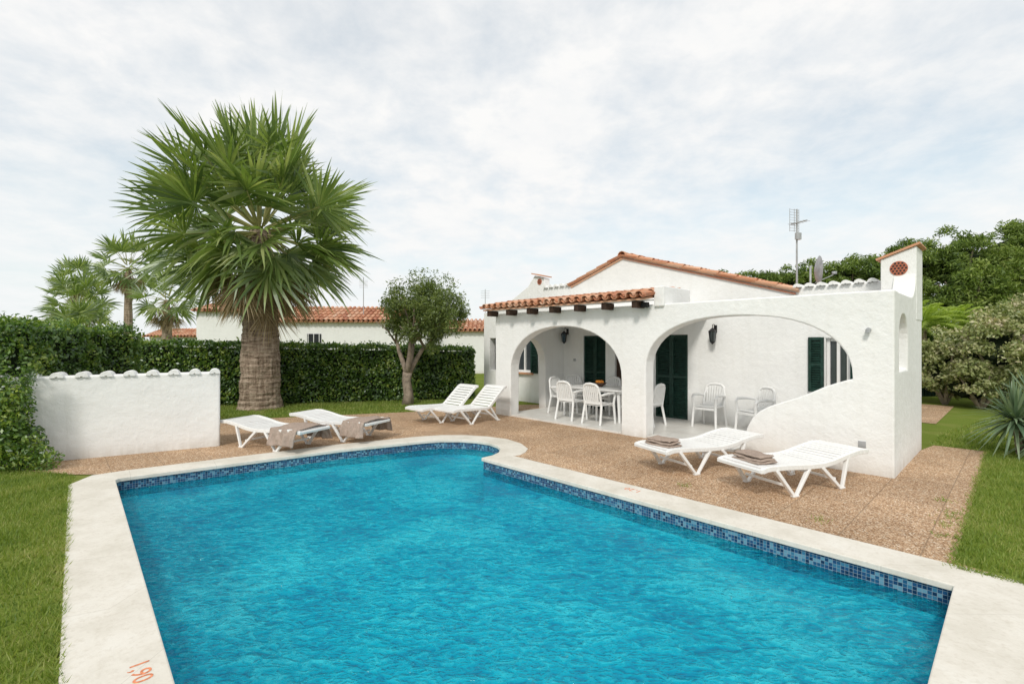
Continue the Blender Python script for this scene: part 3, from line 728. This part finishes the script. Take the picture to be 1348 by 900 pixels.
# ------------------------------------------------------------------ palms
def fan_palm(name,loc,zc,r_base,r_top,petR,bladeL,nlive,ndead,seed,ns=26,detail=1,lean=(0,0)):
    rd=random.Random(seed); mb=MB(); heart=Vector((lean[0],lean[1],zc))
    n=36 if detail else 10; rows=70 if detail else 8; vs=[];fs=[]; top=zc-.1
    for i in range(rows+1):
        k=i/rows; z=top*k
        fl_=1+.10*math.exp(-z/.25)
        if k<.5: rr=(r_base+(r_top-r_base)*min(1,k/.5))*fl_
        else: rr=r_top+(r_top*.55-r_top)*((k-.5)/.5)**1.2
        rr+=(.020*(i%2)*rd.uniform(.4,1.2)) if detail else 0
        for j in range(n):
            t=2*math.pi*j/n; w=mnoise.noise(Vector((math.cos(t)*2,math.sin(t)*2,z*3+seed)))*.05*r_base*2+(mnoise.noise(Vector((math.cos(t)*9,math.sin(t)*9,z*9)))*.02 if detail else 0)
            vs.append((math.cos(t)*(rr+w)+lean[0]*k,math.sin(t)*(rr+w)+lean[1]*k,z-.03))
    for i in range(rows):
        for j in range(n): fs.append((i*n+j,i*n+(j+1)%n,(i+1)*n+(j+1)%n,(i+1)*n+j))
    mb.add(vs,fs,0)
    petS=bladeL/1.5*.9+.1
    def leaf(az,el,pr,bl,mi,droop,pet=3):
        d=Vector((math.cos(az)*math.cos(el),math.sin(az)*math.cos(el),math.sin(el)))
        side=Vector((-math.sin(az),math.cos(az),0))
        p0=heart+Vector((math.cos(az)*.15,math.sin(az)*.15,-.25+.4*max(0,math.sin(el))-(.75*rd.random() if mi==1 else 0)))
        pts=[]
        for k in range(5):
            t=k/4; q=p0+d*(pr*t); q.z-=droop*.16*pr*t*t*math.cos(el); pts.append(q)
        mb.tube(pts,[.035*petS,.028*petS,.022*petS,.018*petS,.014*petS],4,pet,cap=False)
        dd=(pts[-1]-pts[-2]).normalized(); sd=side; un=dd.cross(sd)
        if un.z<0: un=-un
        tw=rd.uniform(-.9,.9); sd=(sd*math.cos(tw)+un*math.sin(tw)).normalized(); un=dd.cross(sd); 
        if un.z<0: un=-un
        span=R(rd.uniform(92,112)) if mi==2 else R(48)
        T=pts[-1]
        for j in range(ns):
            ph=-span+2*span*j/(ns-1); bd=dd*math.cos(ph)+sd*math.sin(ph)
            l=bl*(.78+.22*math.cos(ph*.8))*rd.uniform(.90,1.06)
            pd=(sd*math.cos(ph)-dd*math.sin(ph)).normalized(); wd=2*span/(ns-1)*.5
            ptsl=[]
            dz=droop*rd.uniform(.5,1.3)
            tip=Vector((rd.gauss(0,.05),rd.gauss(0,.05),rd.gauss(0,.03)))*bl
            for t,wf in ((.03,.04),(.3,.29),(.52,.40),(.78,.23),(1.0,.015)):
                q=T+bd*(l*t)+un*(.16*l*abs(math.sin(ph))*t)
                q.z-=dz*l*.55*max(0,t-.4)**2*1.8*(1 if bd.z>-.7 else .3); q+=tip*t*t
                hw=wd*l*wf*1.0
                z_=un*(hw*.7*(1 if j%2 else -1))
                ptsl+= [q-pd*hw-z_,q+pd*hw+z_]
            o=[(2*i,2*i+1,2*i+3,2*i+2) for i in range(4)]
            mb.add(ptsl,o,mi)
    ga=2.399963
    for i in range(nlive):
        k=(i+.5)/nlive; e=86-134*k**.88+rd.uniform(-8,8)
        el=R(e); az=i*ga+rd.uniform(-.25,.25); sc=1.06 if e>5 else (1.0-.22*min(1,(5-e)/40))
        pf=rd.uniform(.82,1.08) if (i%3 or not detail) else rd.uniform(.45,.75)
        leaf(az,el,petR*sc*pf,bladeL*rd.uniform(.90,1.10),2,.12+.75*k*k,3)
    for i in range(ndead):
        k=(i+.5)/ndead; el=R(-44-40*k+rd.uniform(-6,6)); az=i*ga+rd.uniform(-.3,.3)
        leaf(az,el,petR*rd.uniform(.42,.72),bladeL*rd.uniform(.52,.80),1,.9,1)
    ob=mb.obj(name,[M_bark,M_palmdead,M_palm,M_petiole],None,loc)
    return ob
fan_palm('fan_palm_tree',(-7.05,13.55,0),5.10,.53,.44,1.78,1.40,88,54,3,ns=30)
fan_palm('fan_palm_tree',(-25.4,32,0),6.9,.30,.24,1.15,1.05,34,18,5,ns=18,detail=0)
fan_palm('fan_palm_tree',(-20.7,29,0),4.5,.32,.26,1.0,.95,30,26,8,ns=18,detail=0)
fan_palm('fan_palm_tree',(-31.4,35,0),4.6,.3,.25,1.3,1.2,32,10,11,ns=18,detail=0)
fan_palm('fan_palm_tree',(-27.6,31,0),2.3,.3,.25,1.3,1.1,32,0,12,ns=18,detail=0)
fan_palm('fan_palm_tree',(-33.4,37,0),6.5,.3,.22,1.0,.9,28,10,14,ns=16,detail=0)

# ------------------------------------------------------------------ olive tree
def olive():
    root=empty('olive_tree',(-3.1,14.35,0)); mb=MB()
    mb.tube([(0,0,-.05),(.03,0,.3),(-.04,.02,.7),(.0,0,.95)],[.19,.14,.13,.14],10)
    for (x,y,z) in ((-.35,.1,1.9),(.5,.1,1.75),(.15,-.3,2.0),(.1,.4,1.9)):
        p=[(0,0,.85),(x*.35,y*.4,1.2),(x*.75,y*.8,1.55),(x,y,z)]; mb.tube(p,[.10,.075,.06,.045],8)
        for k in range(5):
            q=Vector((x+random.uniform(-.7,.7),y+random.uniform(-.6,.6),z+random.uniform(.3,1.2)))
            mb.tube([(x,y,z-.1),((x+q.x)/2+.05,(y+q.y)/2,(z+q.z)/2),q],[.035,.022,.008],6)
    mb.obj('trunk',[M_bark2],root,smooth=True)
    C=[]
    for k in range(115):
        u=np.array(Vector((random.gauss(0,1),random.gauss(0,1),random.gauss(0,1))).normalized()); rr=random.random()**.4
        c=np.array([.50,.0,2.68])+u*np.array([1.15,1.0,1.0])*rr
        if c[2]<1.70: continue
        m=200; v=unit(rng.normal(size=(m,3))); C.append(c+v*(rng.random((m,1))**.5)*.27)
    for k in range(60):
        c=np.array([.5,0,2.75])+np.array(Vector((random.gauss(0,1),random.gauss(0,1),abs(random.gauss(0,1)))).normalized())*np.array([1.3,1.1,1.2])
        C.append(c+rng.normal(0,.07,(14,3)))
    C=np.concatenate(C); np_mesh('foliage',leaves(C,.105,.30),4,M_olive,root)
olive()

# ------------------------------------------------------------------ trees & shrubs on the right
def crown_cloud(cs,dens,lsize,flatn=.7,sub=14,asp=.35,rs0=.18,rs1=.38):
    out=[]
    for (c,r) in cs:
        c=np.array(c,float); r=np.array(r,float)
        for k in range(sub):
            u=unit(rng.normal(size=(1,3)))[0]; u[1]=-abs(u[1])*.9+.1
            cc=c+u*r*rng.uniform(.55,1.0); rs=r.mean()*rng.uniform(rs0,rs1)
            n=int(dens*rs*rs*12); v=unit(rng.normal(size=(n,3))); v[:,2]=np.where(v[:,2]<-.3,-v[:,2],v[:,2])
            rr=rs*(rng.uniform(.35,1.15,n))[:,None]
            out.append(leaves(cc+v*rr*np.array([1,1,flatn]),lsize,asp,v,.4))
    return np.concatenate(out)
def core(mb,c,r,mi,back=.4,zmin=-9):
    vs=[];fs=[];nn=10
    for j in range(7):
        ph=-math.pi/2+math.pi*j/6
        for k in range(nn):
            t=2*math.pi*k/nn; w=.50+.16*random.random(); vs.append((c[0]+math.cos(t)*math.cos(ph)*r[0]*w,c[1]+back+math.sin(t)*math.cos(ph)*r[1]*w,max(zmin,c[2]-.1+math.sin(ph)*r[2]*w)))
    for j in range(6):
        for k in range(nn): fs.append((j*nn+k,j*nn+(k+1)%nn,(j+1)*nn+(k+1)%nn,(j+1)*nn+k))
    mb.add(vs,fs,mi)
root=empty('pine_trees')
cs=[]
for x,y,z,r in ((12.2,34,5.5,1.7),(14.3,33,5.8,1.8),(16.8,33,6.0,1.8),(19.2,32,6.3,1.8),(21.6,31,6.5,2.0),(24.0,29.5,6.8,2.1),(27.0,29,7.2,2.3),(30.5,29,7.6,2.5),(25.6,27,5.2,2.0),(29.0,27,5.6,2.2),(33.0,28,5.8,2.6),(23.5,29,4.3,2.0),(34.5,30,7.9,2.6),(27,26.5,3.6,2.0),(31,27,3.6,2.2),(22.5,28,5.0,1.6),(18,31,4.8,1.6),(15.5,32,4.7,1.6)):
    cs.append(((x,y,z-.7),(r*1.15,r,r*.85)))
np_mesh('foliage',crown_cloud(cs,62,.26,.9,44,.26,.16,.32),4,M_pine,root)
mb=MB()
for (c,r) in cs:
    mb.tube([(c[0],c[1]+.3,-.1),(c[0]+.3,c[1]+.2,c[2]*.5),(c[0],c[1],c[2])],[.25,.2,.12],8)
    for k in range(6):
        a=k*1.1; mb.tube([(c[0],c[1],c[2]*.7),(c[0]+math.cos(a)*r[0]*.7,c[1]+math.sin(a)*r[1]*.6,c[2]+r[2]*.4)],[.1,.03],6)
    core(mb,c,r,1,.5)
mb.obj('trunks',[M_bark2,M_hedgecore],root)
root=empty('variegated_shrub')
cs=[((13.7,13.2,1.5),(1.6,1.2,1.3)),((15.2,13.6,1.9),(1.7,1.3,1.5)),((12.8,14.3,1.2),(1.0,1.0,1.0)),((14.4,12.7,.8),(1.4,.9,.8)),((13.0,13.4,.7),(.8,.8,.6)),((16.8,13.2,1.7),(1.5,1.3,1.4))]
np_mesh('foliage',crown_cloud(cs,230,.11,1,60,.5,.14,.30),4,M_varieg,root)
mb=MB()
for c,r in cs:
    for k in range(6):
        a=k*1.05; mb.tube([(c[0],c[1],0),(c[0]+math.cos(a)*r[0]*.35,c[1]+math.sin(a)*r[1]*.35,c[2]*.6),(c[0]+math.cos(a)*r[0]*.8,c[1]+math.sin(a)*r[1]*.8,c[2]+r[2]*.4)],[.06,.04,.015],6)
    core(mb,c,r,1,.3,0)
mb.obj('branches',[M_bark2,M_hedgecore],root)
def frond(mb,p,az,el,ln,mi=0,nl=26,sag=.6,ll=.32,w=.018):
    d=Vector((math.cos(az)*math.cos(el),math.sin(az)*math.cos(el),math.sin(el))); side=Vector((-math.sin(az),math.cos(az),0)); pts=[]
    for k in range(9):
        t=k/8; q=Vector(p)+d*ln*t; q.z-=sag*ln*t*t*.5; pts.append(q)
    mb.tube(pts,[.018*(1-.8*k/8) for k in range(9)],4,mi,cap=False)
    for i in range(nl):
        t=.15+.85*i/nl; k=min(7,int(t*8)); q=pts[k].lerp(pts[k+1],t*8-k); tg=(pts[k+1]-pts[k]).normalized()
        for sg in (-1,1):
            l=ll*math.sin(math.pi*min(1,t*.85+.12))*random.uniform(.85,1.1)
            e=q+(side*sg*.8+tg*.55+Vector((0,0,.25))).normalized()*l; m=q.lerp(e,.5)+Vector((0,0,.02)); e.z-=l*.2
            mb.add([q,m+tg*w,e,m-tg*w],[(0,1,2,3)],mi)
for (lx,ly,hh,ll_) in ((14.2,16.8,2.35,1.7),(15.6,17.2,2.4,1.6),(15.2,18.5,2.6,1.7)):
    mb=MB()
    for i in range(34): frond(mb,(0,0,hh),i*2.4,R(68-75*(i/34)),ll_,sag=.9,w=.028)
    mb.tube([(0,0,0),(0,0,hh)],[.22,.16],10,1)
    mb.obj('feather_palm',[M_frond,M_bark],None,(lx,ly,0))
def yucca(loc,heads):
    mb=MB()
    for (x,y,z,l) in heads:
        mb.tube([(0,0,-.02),(x*.5,y*.5,z*.5),(x,y,z)],[.06,.05,.045],8,1)
        for i in range(150):
            k=i/150; az=i*2.4+random.uniform(-.2,.2); el=R(88-128*k+random.uniform(-8,8)); ll=l*random.uniform(.8,1.1)
            d=Vector((math.cos(az)*math.cos(el),math.sin(az)*math.cos(el),math.sin(el))); side=Vector((-math.sin(az),math.cos(az),0)); vs=[]
            for t,w in ((0,.016),(.3,.024),(.65,.016),(1,.001)):
                q=Vector((x,y,z))+d*ll*t; q.z-=.30*ll*t*t*max(0,math.cos(el)); vs+=[q-side*w,q+side*w]
            mb.add(vs,[(0,1,3,2),(2,3,5,4),(4,5,7,6)],0)
    mb.obj('yucca_plant',[M_agave,M_bark2],None,loc)
yucca((8.32,7.9,0),[(-.10,.0,.58,.72),(.45,.2,.80,.75),(.15,-.25,.36,.62),(.8,-.1,.55,.6)])
mb=MB()
for x in (-.5,.5): mb.box((x,0,.95),(.08,.08,1.9))
for i in range(9): mb.box((-.42+i*.105,0,.93),(.085,.03,1.6))
for z in (.3,1.5): mb.box((0,.03,z),(.95,.04,.08))
mb.obj('garden_gate',[M_green],None,(13.2,15.3,0),R(0))

# ------------------------------------------------------------------ neighbours
nb=empty('neighbour_house',(-9,27,0),R(3))
mb=MB(); mb.prism([[(0,-.1),(0,3.0),(3.0,3.85),(6,3.0),(6,-.1)]],lambda y,z,x:(x,y,z),-6.2,4.3); mb.obj('main_block',[M_wall2],nb,fixn=True)
mb=MB(); mb.prism([[(-.6,-.1),(-.6,3.5),(2.6,4.25),(6.4,3.2),(6.4,-.1)]],lambda y,z,x:(x,y,z),-8.0,-5.6); mb.obj('end_block',[M_wall2],nb,fixn=True)
tile_roof('roof_tiles',(-5.55,-.25,2.98),(1,0,0),(0,3.25,.98),9.95,3.38,nb,pitch=.27,seg=.7)
tile_roof('roof_tiles',(-8.05,-.85,3.52),(1,0,0),(0,3.4,.80),2.6,3.5,nb,pitch=.27,seg=.7)
mb=MB(); mb.prism([[(1,-.1),(1,2.5),(4,3.2),(6,2.6),(6,-.1)]],lambda y,z,x:(x,y,z),4.3,8.2); mb.obj('side_block',[M_wall2],nb,fixn=True)
tile_roof('roof_tiles',(4.35,.75,2.5),(1,0,0),(0,3.2,.75),4.0,3.3,nb,pitch=.27,seg=.7)
mb=MB(); mb.box((-2.0,-.02,2.05),(.75,.05,.5)); mb.obj('window',[M_dark],nb)
for k in range(3):
    mb=MB(); mb.box((-2.35+.3*k+.04,-.06,2.05),(.03,.03,.5)); mb.obj('window_bar',[M_plastic],nb)
mb=MB(); mb.box((-5.2,1.2,4.1),(.5,.5,.9)); mb.box((-5.2,1.2,4.58),(.62,.62,.06)); mb.obj('chimney',[M_wall2],nb)
ta=empty('tv_antenna',(-8.6,28,0)); mb=MB(); mb.tube([(0,0,3.3),(0,0,5.6)],[.025,.02],6)
for i in range(6): mb.bar((-.25,0,5.0+i*.08),(.25,0,5.0+i*.08),.012,.012)
mb.obj('mast',[M_metal],ta)
ta=empty('tv_antenna',(-1.55,28,0)); mb=MB(); mb.tube([(0,0,2.3),(0,0,4.9)],[.025,.02],6)
for i in range(5): mb.bar((-.25,0,4.4+i*.1),(.25,0,4.4+i*.1),.012,.012)
mb.obj('mast',[M_metal],ta)
nb2=empty('distant_house',(-30,46,0)); mb=MB(); mb.box((0,0,1.2),(6,4,2.4)); mb.obj('walls',[M_wall2],nb2)
tile_roof('roof_tiles',(-3.3,-2.3,2.35),(1,0,0),(0,2.4,.7),6.6,2.5,nb2,pitch=.3,seg=.8)
root=empty('distant_trees'); cs=[]
for i in range(46):
    x=-75+i*3.3+random.uniform(-1,1); cs.append(((x,62+random.uniform(-4,4),random.uniform(.8,1.9)),(2.8,2,1.7)))
for i in range(10): cs.append(((-10+i*1.7,36,1.9+random.uniform(-.2,.5)),(1.6,1.4,1.3)))
np_mesh('foliage',crown_cloud(cs,12,.45,.8,12,.5),4,M_pine,root)

# ------------------------------------------------------------------ sky & light
SAZ,SEL=200,43
w=bpy.data.worlds.new('World'); scene.world=w; w.use_nodes=True; nt=w.node_tree; nt.nodes.clear()
out=N(nt,'ShaderNodeOutputWorld'); bg=N(nt,'ShaderNodeBackground'); bg.inputs[1].default_value=.105
sky=N(nt,'ShaderNodeTexSky',sky_type='NISHITA'); sky.sun_disc=False; sky.sun_elevation=R(SEL); sky.sun_rotation=R(SAZ); sky.air_density=1; sky.dust_density=1.5
tc=N(nt,'ShaderNodeTexCoord'); sp=N(nt,'ShaderNodeSeparateXYZ'); L(nt,tc.outputs['Generated'],sp.inputs[0])
zz=math_(nt,'ADD',math_(nt,'MAXIMUM',sp.outputs[2],0),.22)
cb=N(nt,'ShaderNodeCombineXYZ'); L(nt,math_(nt,'DIVIDE',sp.outputs[0],zz),cb.inputs[0]); L(nt,math_(nt,'DIVIDE',sp.outputs[1],zz),cb.inputs[1])
n1=noise_(nt,cb.outputs[0],.9,2,.5,.3); n2=noise_(nt,cb.outputs[0],4.8,5,.62,.15)
f=math_(nt,'ADD',n1.outputs[0],math_(nt,'MULTIPLY',n2.outputs[0],.45))
cov=ramp(nt,f,[(.50,(.62,.62,.62)),(.80,(1,1,1))])
shade=ramp(nt,n2.outputs[0],[(.32,(8.35,8.55,8.7)),(.62,(9.25,9.2,9.1))])
hz=N(nt,'ShaderNodeMapRange'); hz.inputs[1].default_value=0; hz.inputs[2].default_value=.30; hz.inputs[3].default_value=.8; hz.inputs[4].default_value=0; L(nt,sp.outputs[2],hz.inputs[0])
c=mixc(nt,cov.outputs[0],mixc(nt,1.0,sky.outputs[0],(1.45,1.75,1.55),'MULTIPLY'),shade.outputs[0]); c=mixc(nt,hz.outputs[0],c,(8.6,8.9,9.0))
L(nt,c,bg.inputs[0]); L(nt,bg.outputs[0],out.inputs[0])
w.cycles.sampling_method='MANUAL'; w.cycles.sample_map_resolution=256
sun=bpy.data.lights.new('sun','SUN'); sun.energy=2.15; sun.angle=R(10); sun.color=(1,.95,.87)
so=bpy.data.objects.new('sun',sun); scene.collection.objects.link(so)
az=R(SAZ); el=R(SEL); dirv=Vector((math.sin(az)*math.cos(el),math.cos(az)*math.cos(el),math.sin(el)))
so.rotation_euler=(-dirv).to_track_quat('-Z','Y').to_euler(); so.location=(0,0,30)

# ------------------------------------------------------------------ camera
cam=bpy.data.cameras.new('camera'); cam.lens=17; cam.sensor_width=36; cam.clip_end=2000; cam.clip_start=.05
co=bpy.data.objects.new('camera',cam); scene.collection.objects.link(co); co.location=(0,0,1.85); co.rotation_euler=(R(90),0,0)
scene.camera=co
scene.view_settings.view_transform='Standard'; scene.view_settings.look='None'; scene.view_settings.exposure=0
